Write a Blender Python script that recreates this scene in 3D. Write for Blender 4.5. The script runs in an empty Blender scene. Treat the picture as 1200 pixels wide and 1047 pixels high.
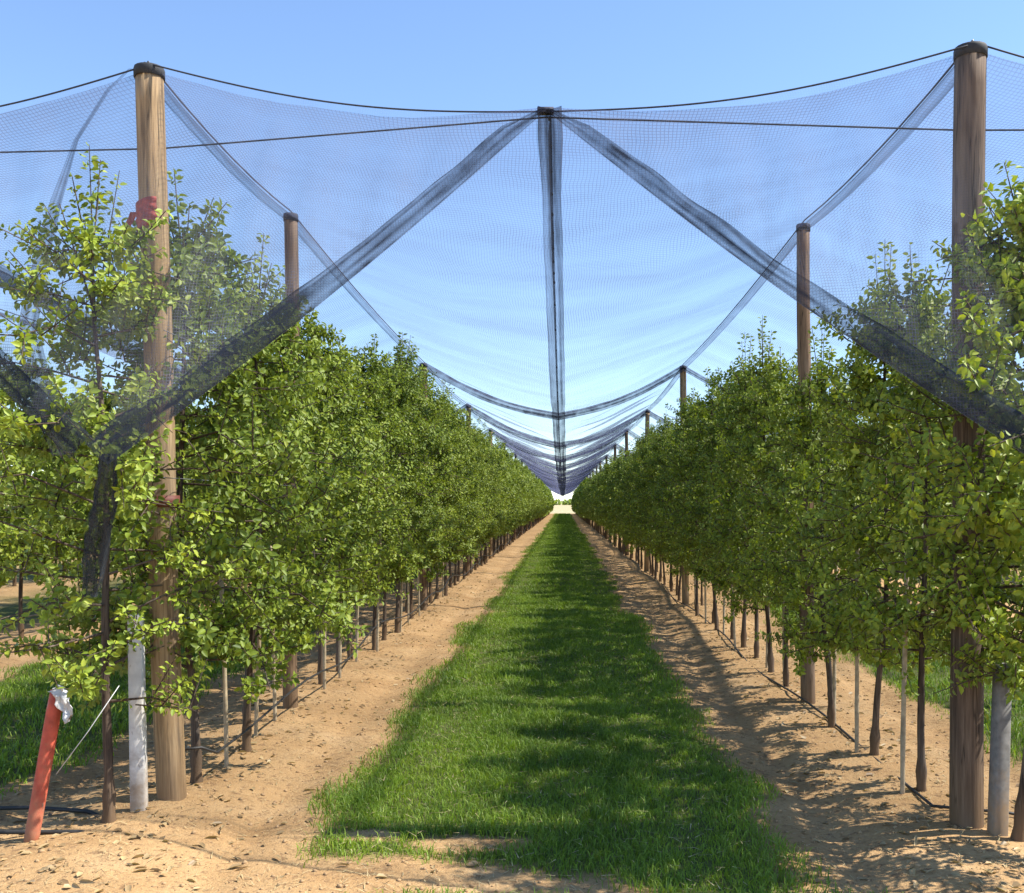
import bpy, math, random
import numpy as np
from mathutils import Vector, Matrix, noise as mnoise

R = math.radians
rng = np.random.default_rng(11)
random.seed(11)
scene = bpy.context.scene
col = scene.collection

# ------------------------------------------------------------------ camera
CAM_H = 1.62
cam_data = bpy.data.cameras.new("camera")
cam_data.sensor_width = 36.0
cam_data.lens = 36.0
cam_data.shift_x = -0.050
cam_data.shift_y = 0.0554
cam_data.clip_start = 0.05
cam_data.clip_end = 6000.0
cam = bpy.data.objects.new("camera", cam_data)
cam.location = (0, 0, CAM_H)
cam.rotation_euler = (R(90), 0, 0)
col.objects.link(cam)
scene.camera = cam

# ------------------------------------------------------------------ light
SUN_EL, SUN_AZ = 51.0, 89.0        # azimuth clockwise from +Y (the row direction); 90 = from the right
world = bpy.data.worlds.new("World")
scene.world = world
world.use_nodes = True
wn = world.node_tree
bg = wn.nodes["Background"]
sky = wn.nodes.new("ShaderNodeTexSky")
sky.sky_type = 'NISHITA'
sky.sun_disc = False
sky.sun_elevation = R(SUN_EL)
sky.sun_rotation = R(SUN_AZ)
sky.altitude = 100
sky.air_density = 0.85
sky.dust_density = 0.0
sky.ozone_density = 3.2
wn.links.new(sky.outputs[0], bg.inputs[0])
bg.inputs[1].default_value = 0.15

sd = bpy.data.lights.new("sun", 'SUN')
sd.energy = 5.0
sd.angle = R(0.53)
sd.color = (1.0, 0.95, 0.86)
sun = bpy.data.objects.new("sun", sd)
az, el = R(SUN_AZ), R(SUN_EL)
to_sun = Vector((math.sin(az)*math.cos(el), math.cos(az)*math.cos(el), math.sin(el)))
sun.rotation_euler = to_sun.to_track_quat('Z', 'Y').to_euler()
sun.location = (20, -5, 30)
col.objects.link(sun)

vs = scene.view_settings
vs.view_transform = 'Standard'
vs.look = 'None'
vs.exposure = 1.0
vs.gamma = 1.0
vs.use_curve_mapping = False
scene.cycles.max_bounces = 8
scene.cycles.diffuse_bounces = 4
scene.cycles.glossy_bounces = 2
scene.cycles.transmission_bounces = 4
scene.cycles.transparent_max_bounces = 64
scene.cycles.use_denoising = True

# ------------------------------------------------------------------ helpers
def tag(o, label=None, cat=None, group=None, kind=None):
    if label: o["label"] = label
    if cat: o["category"] = cat
    if group: o["group"] = group
    if kind: o["kind"] = kind
    return o

def link(o, parent=None):
    col.objects.link(o)
    if parent is not None:
        o.parent = parent
    return o

def mesh_np(name, verts, faces, smooth=False, attrs=None):
    """faces: (n,k) int array of equal-sized polygons, or a list of them"""
    me = bpy.data.meshes.new(name)
    verts = np.asarray(verts, dtype=np.float32)
    if not isinstance(faces, list):
        faces = [faces]
    faces = [np.asarray(f, dtype=np.int32) for f in faces if len(f)]
    nl = sum(f.size for f in faces)
    npoly = sum(len(f) for f in faces)
    me.vertices.add(len(verts))
    me.vertices.foreach_set("co", verts.ravel())
    me.loops.add(nl)
    me.loops.foreach_set("vertex_index", np.concatenate([f.ravel() for f in faces]))
    me.polygons.add(npoly)
    tot = np.concatenate([np.full(len(f), f.shape[1], dtype=np.int32) for f in faces])
    start = np.concatenate([[0], np.cumsum(tot)[:-1]]).astype(np.int32)
    me.polygons.foreach_set("loop_start", start)
    me.polygons.foreach_set("loop_total", tot)
    if smooth:
        me.polygons.foreach_set("use_smooth", np.ones(npoly, dtype=bool))
    for k, v in (attrs or {}).items():
        a = me.attributes.new(k, 'FLOAT', 'POINT')
        a.data.foreach_set("value", np.asarray(v, dtype=np.float32))
    me.update(calc_edges=True)
    me.validate()
    return me

def obj(name, me, mat, parent=None):
    o = bpy.data.objects.new(name, me)
    if mat is not None and not me.materials:
        me.materials.append(mat)
    return link(o, parent)

def empty(name, loc=(0, 0, 0), rot=(0, 0, 0)):
    o = bpy.data.objects.new(name, None)
    o.empty_display_size = 0.1
    o.location = loc
    o.rotation_euler = rot
    return link(o)

def tube(pts, rad, sides=8, cap=True):
    """swept tube: returns verts, [quads, caps]"""
    pts = [Vector(p) for p in pts]
    n = len(pts)
    rads = [rad]*n if np.isscalar(rad) else rad
    V, ref = [], Vector((0.31, 0.17, 0.93))
    d0 = (pts[-1]-pts[0]).normalized()
    if abs(d0.dot(ref)) > 0.9:
        ref = Vector((1, 0.1, 0))
    for i, p in enumerate(pts):
        d = (pts[min(i+1, n-1)]-pts[max(i-1, 0)]).normalized()
        a = d.cross(ref).normalized()
        b = d.cross(a)
        for k in range(sides):
            t = 2*math.pi*k/sides
            V.append(p+(a*math.cos(t)+b*math.sin(t))*rads[i])
    Q = []
    for i in range(n-1):
        for k in range(sides):
            k2 = (k+1) % sides
            Q.append((i*sides+k, i*sides+k2, (i+1)*sides+k2, (i+1)*sides+k))
    F = [np.array(Q)]
    V = np.array([tuple(v) for v in V])
    if cap:
        F.append(np.array([list(range(sides))[::-1], list(range((n-1)*sides, n*sides))]))
    return V, F

def join(parts):
    """merge (verts, [faces...]) lists"""
    Vs, by, off = [], {}, 0
    for V, F in parts:
        for f in (F if isinstance(F, list) else [F]):
            f = np.asarray(f)
            by.setdefault(f.shape[1], []).append(f+off)
        Vs.append(V); off += len(V)
    return np.concatenate(Vs), [np.concatenate(v) for v in by.values()]

def grid_faces(nu, nv):
    i, j = np.meshgrid(np.arange(nu-1), np.arange(nv-1), indexing='ij')
    a = (i*nv+j).ravel()
    return np.stack([a, a+nv, a+nv+1, a+1], 1)

def vnoise(x, y, seed=0):
    """smooth value noise in 2-D, 0..1"""
    x = np.asarray(x, float); y = np.asarray(y, float)
    xi, yi = np.floor(x).astype(np.int64), np.floor(y).astype(np.int64)
    fx, fy = x-xi, y-yi
    fx = fx*fx*(3-2*fx); fy = fy*fy*(3-2*fy)
    def h(a, b):
        v = np.sin(a*127.1+b*311.7+seed*74.7)*43758.5453
        return v-np.floor(v)
    return (h(xi, yi)*(1-fx)+h(xi+1, yi)*fx)*(1-fy)+(h(xi, yi+1)*(1-fx)+h(xi+1, yi+1)*fx)*fy

def fbm(x, y, seed=0, oct=3):
    t, a, s = 0, 0.5, 0
    for k in range(oct):
        t = t+a*vnoise(x*2**k, y*2**k, seed+k); s += a; a *= 0.5
    return t/s

# ------------------------------------------------------------------ materials
def new_mat(name):
    m = bpy.data.materials.new(name)
    m.use_nodes = True
    nt = m.node_tree
    nt.nodes.clear()
    out = nt.nodes.new("ShaderNodeOutputMaterial")
    return m, nt, out

def N(nt, t, **kw):
    n = nt.nodes.new(t)
    for k, v in kw.items():
        if k in n.inputs: n.inputs[k].default_value = v
        else: setattr(n, k, v)
    return n

def ramp(nt, fac, stops):
    r = nt.nodes.new("ShaderNodeValToRGB")
    e = r.color_ramp.elements
    while len(e) < len(stops): e.new(0.5)
    for k, (p, c) in enumerate(stops):
        e[k].position = p
        e[k].color = (*c, 1) if len(c) == 3 else c
    nt.links.new(fac, r.inputs[0])
    return r.outputs[0]

def mix(nt, fac, a, b, mode='MIX'):
    m = nt.nodes.new("ShaderNodeMix"); m.data_type = 'RGBA'; m.blend_type = mode
    for s, v in ((0, fac), (6, a), (7, b)):
        if hasattr(v, "is_output"): nt.links.new(v, m.inputs[s])
        elif s == 0: m.inputs[0].default_value = v
        else: m.inputs[s].default_value = (*v, 1)
    return m.outputs[2]

def math_n(nt, op, a, b=None):
    m = nt.nodes.new("ShaderNodeMath"); m.operation = op
    for s, v in ((0, a), (1, b)):
        if v is None: continue
        if hasattr(v, "is_output"): nt.links.new(v, m.inputs[s])
        else: m.inputs[s].default_value = v
    return m.outputs[0]

def coords(nt, scale=(1, 1, 1), which="Object"):
    tc = nt.nodes.new("ShaderNodeTexCoord")
    mp = nt.nodes.new("ShaderNodeMapping")
    mp.inputs["Scale"].default_value = scale
    nt.links.new(tc.outputs[which], mp.inputs[0])
    return mp.outputs[0]

def noise_n(nt, vec, scale, detail=4, rough=0.55):
    n = nt.nodes.new("ShaderNodeTexNoise")
    n.inputs["Scale"].default_value = scale
    n.inputs["Detail"].default_value = detail
    n.inputs["Roughness"].default_value = rough
    nt.links.new(vec, n.inputs["Vector"])
    return n.outputs[0]

def attr_n(nt, name):
    a = nt.nodes.new("ShaderNodeAttribute"); a.attribute_name = name
    return a.outputs["Fac"]

def simple(name, color, rough=0.6, var=0.25, scale=30, metallic=0.0, spec=0.4, mud=0.0):
    m, nt, out = new_mat(name)
    p = N(nt, "ShaderNodeBsdfPrincipled")
    p.inputs["Roughness"].default_value = rough
    p.inputs["Metallic"].default_value = metallic
    p.inputs["Specular IOR Level"].default_value = spec
    n = noise_n(nt, coords(nt), scale, 5)
    dark = tuple(c*(1-var) for c in color); light = tuple(min(1, c*(1+var)) for c in color)
    c = ramp(nt, n, [(0.3, dark), (0.7, light)])
    if mud:                                         # soil splashed up the foot, scuffs above
        tc = nt.nodes.new("ShaderNodeTexCoord")
        sp = nt.nodes.new("ShaderNodeSeparateXYZ"); nt.links.new(tc.outputs["Object"], sp.inputs[0])
        nb_ = noise_n(nt, coords(nt), 9, 5, 0.7)
        hz = math_n(nt, 'ADD', sp.outputs[2], math_n(nt, 'MULTIPLY', math_n(nt, 'SUBTRACT', nb_, 0.5), 1.1))
        c = mix(nt, ramp(nt, hz, [(0.0, (mud, mud, mud)), (0.42, (0, 0, 0))]), c, (0.30, 0.20, 0.11))
        ns_ = noise_n(nt, coords(nt, (1, 1, 0.35)), 34, 4, 0.7)
        c = mix(nt, ramp(nt, ns_, [(0.60, (0, 0, 0)), (0.68, (0.75, 0.75, 0.75))]), c, (0.24, 0.19, 0.15))
    nt.links.new(c, p.inputs["Base Color"])
    nt.links.new(p.outputs[0], out.inputs[0])
    return m

def wood_mat(name, dark, mid, light):
    m, nt, out = new_mat(name)
    p = N(nt, "ShaderNodeBsdfPrincipled"); p.inputs["Roughness"].default_value = 0.8
    p.inputs["Specular IOR Level"].default_value = 0.2
    oi = nt.nodes.new("ShaderNodeObjectInfo")
    tc = nt.nodes.new("ShaderNodeTexCoord")
    add = nt.nodes.new("ShaderNodeVectorMath"); add.operation = 'ADD'
    sc_ = nt.nodes.new("ShaderNodeVectorMath"); sc_.operation = 'SCALE'
    sc_.inputs[0].default_value = (7, 3, 11)
    nt.links.new(oi.outputs["Random"], sc_.inputs[3])
    nt.links.new(tc.outputs["Object"], add.inputs[0]); nt.links.new(sc_.outputs[0], add.inputs[1])
    mp = nt.nodes.new("ShaderNodeMapping"); mp.inputs["Scale"].default_value = (1, 1, 0.06)
    nt.links.new(add.outputs[0], mp.inputs[0])
    g = noise_n(nt, mp.outputs[0], 45, 6, 0.65)
    mp2 = nt.nodes.new("ShaderNodeMapping"); mp2.inputs["Scale"].default_value = (1, 1, 0.3)
    nt.links.new(add.outputs[0], mp2.inputs[0])
    b = noise_n(nt, mp2.outputs[0], 5, 3)
    c = ramp(nt, g, [(0.28, dark), (0.5, mid), (0.75, light)])
    c = mix(nt, math_n(nt, 'MULTIPLY', ramp(nt, b, [(0.45, (0, 0, 0)), (0.75, (1, 1, 1))]), 0.55), c, (0.20, 0.17, 0.14))
    mp3 = nt.nodes.new("ShaderNodeMapping"); mp3.inputs["Scale"].default_value = (1, 1, 0.035)
    nt.links.new(add.outputs[0], mp3.inputs[0])
    ck = noise_n(nt, mp3.outputs[0], 26, 2, 0.5)
    crack = ramp(nt, ck, [(0.475, (0, 0, 0)), (0.495, (1, 1, 1)), (0.515, (0, 0, 0))])
    c = mix(nt, math_n(nt, 'MULTIPLY', crack, 0.75), c, tuple(v*0.35 for v in dark))
    sx_ = nt.nodes.new("ShaderNodeSeparateXYZ"); nt.links.new(tc.outputs["Object"], sx_.inputs[0])
    hz = math_n(nt, 'ADD', sx_.outputs[2], math_n(nt, 'MULTIPLY', math_n(nt, 'SUBTRACT', b, 0.5), 0.5))
    c = mix(nt, ramp(nt, hz, [(0.02, (0.7, 0.7, 0.7)), (0.30, (0, 0, 0))]), c, (0.17, 0.105, 0.055))
    nt.links.new(c, p.inputs["Base Color"])
    bp = N(nt, "ShaderNodeBump"); bp.inputs["Strength"].default_value = 0.6; bp.inputs["Distance"].default_value = 0.006
    nt.links.new(g, bp.inputs["Height"]); nt.links.new(bp.outputs[0], p.inputs["Normal"])
    nt.links.new(p.outputs[0], out.inputs[0])
    return m

def leaf_mat(name, dark, light, under, trans=0.35):
    m, nt, out = new_mat(name)
    oi = nt.nodes.new("ShaderNodeObjectInfo")
    geo = nt.nodes.new("ShaderNodeNewGeometry")
    tone = attr_n(nt, "tone")
    t = math_n(nt, 'ADD', tone, math_n(nt, 'MULTIPLY', math_n(nt, 'SUBTRACT', oi.outputs["Random"], 0.5), 0.42))
    c = ramp(nt, t, [(0.0, dark), (0.75, light), (1.0, (light[0]*1.25, light[1]*1.10, light[2]))])
    c = mix(nt, math_n(nt, 'MULTIPLY', geo.outputs["Backfacing"], 0.65), c, under)
    p = N(nt, "ShaderNodeBsdfPrincipled"); p.inputs["Roughness"].default_value = 0.48
    p.inputs["Specular IOR Level"].default_value = 0.32
    nt.links.new(c, p.inputs["Base Color"])
    tr = N(nt, "ShaderNodeBsdfTranslucent")
    nt.links.new(mix(nt, 1.0, c, (1.3, 1.3, 0.42), 'MULTIPLY'), tr.inputs[0])
    ms = nt.nodes.new("ShaderNodeMixShader"); ms.inputs[0].default_value = trans
    nt.links.new(p.outputs[0], ms.inputs[1]); nt.links.new(tr.outputs[0], ms.inputs[2])
    nt.links.new(ms.outputs[0], out.inputs[0])
    return m

def net_mat(name, color, streak=(0.5, 0.5, 0.5), lo=0.6, hi=1.45, trans=0.5, knit=None):
    """knitted net: 'thread' on the mesh is the share of the surface that is thread"""
    m, nt, out = new_mat(name)
    n = noise_n(nt, coords(nt, streak), 1.0, 6, 0.6)
    n = ramp(nt, n, [(0.33, (0, 0, 0)), (0.67, (1, 1, 1))])
    f = math_n(nt, 'MULTIPLY', attr_n(nt, "thread"),
               math_n(nt, 'ADD', lo, math_n(nt, 'MULTIPLY', n, hi-lo)))
    if knit:                                        # the thicker threads of the knit: two axes, spacing in metres
        tc = nt.nodes.new("ShaderNodeTexCoord")
        sp = nt.nodes.new("ShaderNodeSeparateXYZ"); nt.links.new(tc.outputs["Object"], sp.inputs[0])
        wob = math_n(nt, 'MULTIPLY', noise_n(nt, coords(nt), 1.3, 2), 0.12)
        ln = None
        for ax_, sp_ in knit:
            fr = math_n(nt, 'FRACT', math_n(nt, 'DIVIDE', math_n(nt, 'ADD', sp.outputs[ax_], wob), sp_))
            hit = math_n(nt, 'LESS_THAN', fr, 0.20)
            ln = hit if ln is None else math_n(nt, 'MAXIMUM', ln, hit)
        f = math_n(nt, 'MULTIPLY', f, math_n(nt, 'ADD', 0.66, math_n(nt, 'MULTIPLY', ln, 0.95)))
    f = math_n(nt, 'MINIMUM', f, 0.97)
    d = N(nt, "ShaderNodeBsdfDiffuse"); d.inputs[0].default_value = (*color, 1)
    tl = N(nt, "ShaderNodeBsdfTranslucent"); tl.inputs[0].default_value = (*color, 1)
    a = nt.nodes.new("ShaderNodeMixShader"); a.inputs[0].default_value = trans
    nt.links.new(d.outputs[0], a.inputs[1]); nt.links.new(tl.outputs[0], a.inputs[2])
    tp = N(nt, "ShaderNodeBsdfTransparent")
    b = nt.nodes.new("ShaderNodeMixShader")
    nt.links.new(f, b.inputs[0])
    nt.links.new(tp.outputs[0], b.inputs[1]); nt.links.new(a.outputs[0], b.inputs[2])
    nt.links.new(b.outputs[0], out.inputs[0])
    return m

M = {}
M["wood"] = wood_mat("post_wood", (0.13, 0.085, 0.045), (0.33, 0.22, 0.115), (0.50, 0.36, 0.20))
M["wood_dark"] = wood_mat("post_wood_brown", (0.08, 0.05, 0.032), (0.20, 0.13, 0.08), (0.34, 0.23, 0.14))
M["wood_backlit"] = wood_mat("post_wood_backlit", (0.05, 0.034, 0.024), (0.125, 0.085, 0.058), (0.22, 0.16, 0.11))  # darker copy of the post wood: backlit shade put into the colour
M["bark"] = wood_mat("bark", (0.030, 0.021, 0.016), (0.080, 0.056, 0.040), (0.17, 0.125, 0.092))
M["cane"] = simple("cane", (0.40, 0.32, 0.21), 0.75, 0.35, 18)
M["white_paint"] = simple("white_paint", (0.60, 0.58, 0.54), 0.8, 0.22, 9, mud=0.75)
M["concrete"] = simple("concrete", (0.17, 0.165, 0.155), 0.9, 0.3, 25, mud=0.8)
M["cap"] = simple("black_plastic", (0.030, 0.031, 0.034), 0.75, 0.25, 20)
M["wire"] = simple("wire", (0.10, 0.105, 0.115), 0.45, 0.2, 40, metallic=0.6)
M["rope"] = simple("black_rope", (0.035, 0.038, 0.048), 0.7, 0.3, 60)
M["hose"] = simple("black_hose", (0.030, 0.028, 0.026), 0.5, 0.3, 25)
M["red"] = simple("red_paint", (0.47, 0.080, 0.045), 0.65, 0.35, 15, mud=0.7)
M["red_tape"] = simple("red_tape", (0.30, 0.055, 0.04), 0.7, 0.4, 26)
M["strap"] = simple("rusty_strap", (0.16, 0.045, 0.03), 0.6, 0.3, 30)
M["film"] = simple("white_film", (0.62, 0.62, 0.62), 0.4, 0.08, 20)
M["leaf"] = leaf_mat("apple_leaf", (0.074, 0.122, 0.017), (0.258, 0.338, 0.038), (0.22, 0.28, 0.09), 0.28)
M["blade"] = leaf_mat("grass_blade", (0.044, 0.108, 0.014), (0.250, 0.375, 0.040), (0.18, 0.25, 0.04), 0.34)
M["litter"] = leaf_mat("leaf_litter", (0.20, 0.125, 0.06), (0.42, 0.31, 0.16), (0.42, 0.33, 0.20), 0.1)
M["straw"] = leaf_mat("dry_straw", (0.24, 0.17, 0.08), (0.52, 0.42, 0.22), (0.50, 0.40, 0.22), 0.1)
M["clod"] = simple("soil_clod", (0.36, 0.235, 0.125), 0.95, 0.3, 18, spec=0.1)
M["net"] = net_mat("hail_net", (0.105, 0.112, 0.185), (0.5, 1.3, 0.5), 0.72, 1.28, knit=((0, 0.021), (1, 0.032)))
M["curtain"] = net_mat("hail_net_curtain", (0.30, 0.30, 0.38), (9.0, 9.0, 1.1), 0.5, 1.5, knit=((0, 0.0125), (2, 0.015)))
M["hem"] = net_mat("net_hem", (0.034, 0.040, 0.058), (9, 1.0, 9), 0.8, 1.2, 0.3)
M["bundle"] = net_mat("net_bundle", (0.050, 0.056, 0.064), (26, 26, 2.5), 0.0, 2.0, 0.2)

# ------------------------------------------------------------------ layout
ROWS = [-6.3, -2.1, 1.95, 6.1]
AISLES = [(-8.4, 0), (-4.2, 1.25), (-0.10, 1.25), (4.05, 1.22)]
ROW_END = 158.0
YL = [5.5, 7.9, 15.3, 22.4, 29.6] + [29.6+7.4*k for k in range(1, 18)]
YR = [5.05, 8.15, 16.3, 23.9, 31.1] + [31.1+7.33*k for k in range(1, 18)]
NB = len(YL)

def grass_mask(x, y):
    """0..1: how much grass grows here"""
    x = np.asarray(x, float); y = np.asarray(y, float)
    m = np.zeros_like(x)
    wob = (fbm(x*2.2, y*1.4, 3)-0.5)*0.45+(fbm(x*0.0+7, y*0.45, 5, 2)-0.5)*0.25
    for c in (-12.4, -8.35, -4.2, -0.10, 4.05, 8.2, 12.3):
        d = np.abs(x-c)+wob
        m = np.maximum(m, np.clip((1.17-d)/0.24, 0, 1))
    # row ends: the strip frays out into the bare headland
    end = 4.28+(fbm(x*1.6, y*1.3, 9)-0.5)*0.7-0.30*np.clip(x, -1.0, 1.6)
    m *= np.clip((y-end)/0.18, 0, 1)
    # worn bare patches in the wheel turn
    for px, py, rx, ry in ((-0.45, 4.87, 0.36, 0.11), (-0.95, 4.98, 0.17, 0.08), (-0.40, 4.24, 0.36, 0.15)):
        q = ((x-px)/rx)**2+((y-py)/ry)**2+(fbm(x*6, y*6, 15)-0.5)*1.2
        m *= np.clip((q-0.55)/0.6, 0.0, 1)
    # thin tufts on the headland
    t = fbm(x*1.7+3, y*1.7, 21)
    m = np.maximum(m, np.clip((t-0.67)/0.15, 0, 0.55)*(y < 4.9)*(y > -3)*(x > -1.2))
    m *= (y < ROW_END+1)
    return m

def ground_z(x, y):
    x = np.asarray(x, float); y = np.asarray(y, float)
    near = np.clip((60-y)/40, 0, 1)*np.clip((y+6)/4, 0, 1)
    z = np.zeros_like(x)
    for r in (-10.4, *ROWS, 10.2):
        z += 0.035*np.exp(-((x-r)/0.45)**2)
    for c in (-4.2, -0.10, 4.05):                   # wheel tracks pressed into the soil beside the grass
        for s in (-1, 1):
            z -= 0.028*np.exp(-((x-c-s*1.43)/0.12)**2)
    z += (fbm(x*1.3, y*1.3, 1)-0.5)*0.05+(fbm(x*7, y*7, 2, 2)-0.5)*0.026
    return z*near

# ------------------------------------------------------------------ ground
def axis(fine0, fine1, step, far0, far1, g=1.35):
    a = list(np.arange(fine0, fine1+1e-6, step))
    s, v = step, fine1
    while v < far1:
        s *= g; v += s; a.append(min(v, far1))
    s, v = step, fine0
    while v > far0:
        s *= g; v -= s; a.insert(0, max(v, far0))
    return np.array(a)
gx = axis(-7.0, 7.0, 0.06, -2500, 2500)
gy = np.concatenate([axis(3.4, 16.0, 0.06, -60, 16.0)[:-1], np.arange(16, 45, 0.3), np.arange(45, 176, 3.0), [180, 200, 240, 300, 400, 600, 900, 1400, 2200, 3500]])
gy = np.unique(np.round(gy, 4))
GX, GY = np.meshgrid(gx, gy, indexing='ij')
gv = np.stack([GX.ravel(), GY.ravel(), ground_z(GX, GY).ravel()], 1)
gmask = grass_mask(GX, GY).ravel()
far = np.clip((GY.ravel()-ROW_END-2)/3, 0, 1)
me = mesh_np("ground", gv, grid_faces(len(gx), len(gy))[:, ::-1], True, {"grassy": gmask, "stubble": far})

m, nt, out = new_mat("soil")
p = N(nt, "ShaderNodeBsdfPrincipled"); p.inputs["Roughness"].default_value = 0.95
p.inputs["Specular IOR Level"].default_value = 0.1
co = coords(nt)
n1 = noise_n(nt, co, 1.6, 5, 0.6); n2 = noise_n(nt, co, 22, 6, 0.7); n3 = noise_n(nt, co, 90, 3, 0.6)
c = ramp(nt, n1, [(0.3, (0.345, 0.205, 0.092)), (0.55, (0.43, 0.272, 0.130)), (0.75, (0.48, 0.325, 0.175))])
c = mix(nt, ramp(nt, n2, [(0.33, (1, 1, 1)), (0.48, (0, 0, 0))]), c, (0.21, 0.125, 0.065))
c = mix(nt, ramp(nt, n3, [(0.60, (0, 0, 0)), (0.72, (0.6, 0.6, 0.6))]), c, (0.54, 0.41, 0.26))
g_ = ramp(nt, n2, [(0.3, (0.045, 0.075, 0.02)), (0.7, (0.10, 0.125, 0.04))])
gm = attr_n(nt, "grassy")
c = mix(nt, math_n(nt, 'MULTIPLY', math_n(nt, 'MULTIPLY', gm, gm), 0.9), c, g_)
c = mix(nt, attr_n(nt, "stubble"), c, ramp(nt, noise_n(nt, co, 0.05, 4), [(0.3, (0.33, 0.27, 0.15)), (0.7, (0.44, 0.37, 0.22))]))
nt.links.new(c, p.inputs["Base Color"])
bp = N(nt, "ShaderNodeBump"); bp.inputs["Strength"].default_value = 0.8; bp.inputs["Distance"].default_value = 0.02
nt.links.new(math_n(nt, 'ADD', n2, math_n(nt, 'MULTIPLY', n3, 0.4)), bp.inputs["Height"])
nt.links.new(bp.outputs[0], p.inputs["Normal"])
nt.links.new(p.outputs[0], out.inputs[0])
tag(obj("ground", me, m), kind="structure")

# ------------------------------------------------------------------ hail nets overhead
def post_y(row, k):
    t = (ROWS[1] - row) / (ROWS[1]-ROWS[2])
    t = min(max(t, 0), 1)
    return YL[k]*(1-t)+YR[k]*t

POST_H = {}
for ri, rx in enumerate(ROWS):
    for k in range(NB):
        POST_H[ri, k] = 3.83+random.uniform(-0.05, 0.05)
POST_H[1, 0] = 4.0; POST_H[2, 0] = 3.91; POST_H[1, 1] = 3.88; POST_H[2, 1] = 3.88
POST_H[1, 2] = 3.74; POST_H[2, 2] = 3.84; POST_H[0, 0] = 3.95; POST_H[3, 0] = 3.9

def post_x(ri, k):
    return ROWS[ri]+{(1, 0): -0.13, (2, 0): 0.07, (2, 1): -0.03, (2, 2): -0.04, (1, 2): 0.02}.get((ri, k), 0.0)

def ridge(ri, b):
    """point on the ridge cable of a row; b = bay coordinate, whole numbers are posts"""
    k = min(int(b), NB-2); t = b-k
    row = ROWS[ri]
    y = post_y(row, k)*(1-t)+post_y(row, k+1)*t
    z = POST_H[ri, k]*(1-t)+POST_H[ri, k+1]*t-0.05-0.22*t*(1-t)
    x = post_x(ri, k)*(1-t)+post_x(ri, k+1)*t
    return Vector((x, y, z))

VAL_X = [-8.4, -4.2, -0.07, 4.03, 8.15]
def valley(vi, b):
    k = min(int(b), NB-2); t = b-k
    y0 = post_y(VAL_X[vi], k)*(1-t)+post_y(VAL_X[vi], k+1)*t
    base = np.interp(b, [0, 1, 2, 3, 30], [3.66, 3.36, 2.97, 2.93, 2.90])
    sag = np.interp(b, [0, 2, 3], [0.10, 0.55, 0.85])*t*(1-t)
    return Vector((VAL_X[vi], y0, base-sag))

def net_sheet(ri, vi):
    """the half of a row's net between its ridge and the valley vi"""
    nb, nu = (NB-1)*36+1, 13
    V, D = [], []
    for i in range(nb):
        b = i/36.0
        r, v = ridge(ri, b), valley(vi, b)
        for j in range(nu):
            s = j/(nu-1)
            q = r.lerp(v, s)
            q.z -= 0.13*math.sin(math.pi*s)*(0.6+0.4*math.cos(2*math.pi*b))
            q.z += float(np.interp(b, [0, 0.3, 1.6, 3.0], [0.0, 0.012, 0.026, 0.095]))*(0.5+1.0*mnoise.noise((q.x*0.25, q.y*0.6, 9.0)))*math.sin(math.pi*s)**0.7*math.sin(q.y*5.2+3.6*mnoise.noise((q.x*0.9, q.y*0.35, ri*3.0))+q.x*1.1)
            q.z += 0.03*(mnoise.noise((q.x*1.7, q.y*0.8, ri))) * math.sin(math.pi*s)
            V.append(tuple(q)); D.append(0.34)
    return np.array(V), grid_faces(nb, nu), D

def band_along(path, width_dir_fn, w):
    V = []
    for i, q in enumerate(path):
        d = width_dir_fn(i)
        ww = (w(i) if callable(w) else w)*(1+0.22*mnoise.noise((q.x*3.0, q.y*1.7, q.z*3.0)))
        for s in PLEATS:
            V.append(tuple(q+d*(ww*s/2)))
    return np.array(V), grid_faces(len(path), len(PLEATS))

PLEATS = (-1, -0.8, -0.55, -0.3, 0, 0.3, 0.55, 0.8, 1)
def pleats(n, lo, hi, edge, seed=0.0, k=9):
    """thread share over a bunched band: dense edges, folds that wander along it"""
    D = []
    for i in range(n):
        for j in range(k):
            if j in (0, k-1): D.append(edge*(0.8+0.5*mnoise.noise((i*0.35, j*3.3, seed))))
            else:
                t = 0.5+0.9*mnoise.noise((i*0.16+seed, j*2.1, seed*1.7))+(0.25 if j % 3 == 0 else -0.12)
                D.append(lo+(hi-lo)*min(1, max(0, t)))
    return D

ROW_NAMES = ["far left neighbouring row", "sunlit left row", "shaded right row", "far right neighbouring row"]
for ri in range(4):
    root = empty("hail_net", tuple(ridge(ri, 0)))
    tag(root, "pale see-through hail net pitched over the "+ROW_NAMES[ri]+" of apple trees", "hail net", "hail nets over the orchard rows")
    inv = Matrix.Translation(-Vector(root.location))
    off = np.array(tuple(root.location))
    for vi in (ri, ri+1):
        V, F, D = net_sheet(ri, vi)
        obj("net_sheet", mesh_np("net_sheet", V-off, F, True, {"thread": D}), M["net"], root)
    path = [ridge(ri, i/6)+Vector((0, 0, 0.012)) for i in range((NB-1)*6+1)]
    V, F = band_along(path, lambda i: Vector((1, 0, 0)), 0.078)
    V[:, 2] -= 0.04*np.tile(np.array(PLEATS)**2, len(path))
    obj("ridge_hem", mesh_np("ridge_hem", V-off, F, True, {"thread": pleats(len(path), 0.18, 0.60, 0.75, ri*2.3)}), M["hem"], root)
    V, F = tube([q+Vector((0, 0, 0.03)) for q in path], 0.006, 5)
    c_ = obj("ridge_cable", mesh_np("ridge_cable", V, F, True), M["wire"])
    tag(c_, "steel ridge cable running over the post tops of the "+ROW_NAMES[ri], "cable", "orchard cables")

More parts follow.
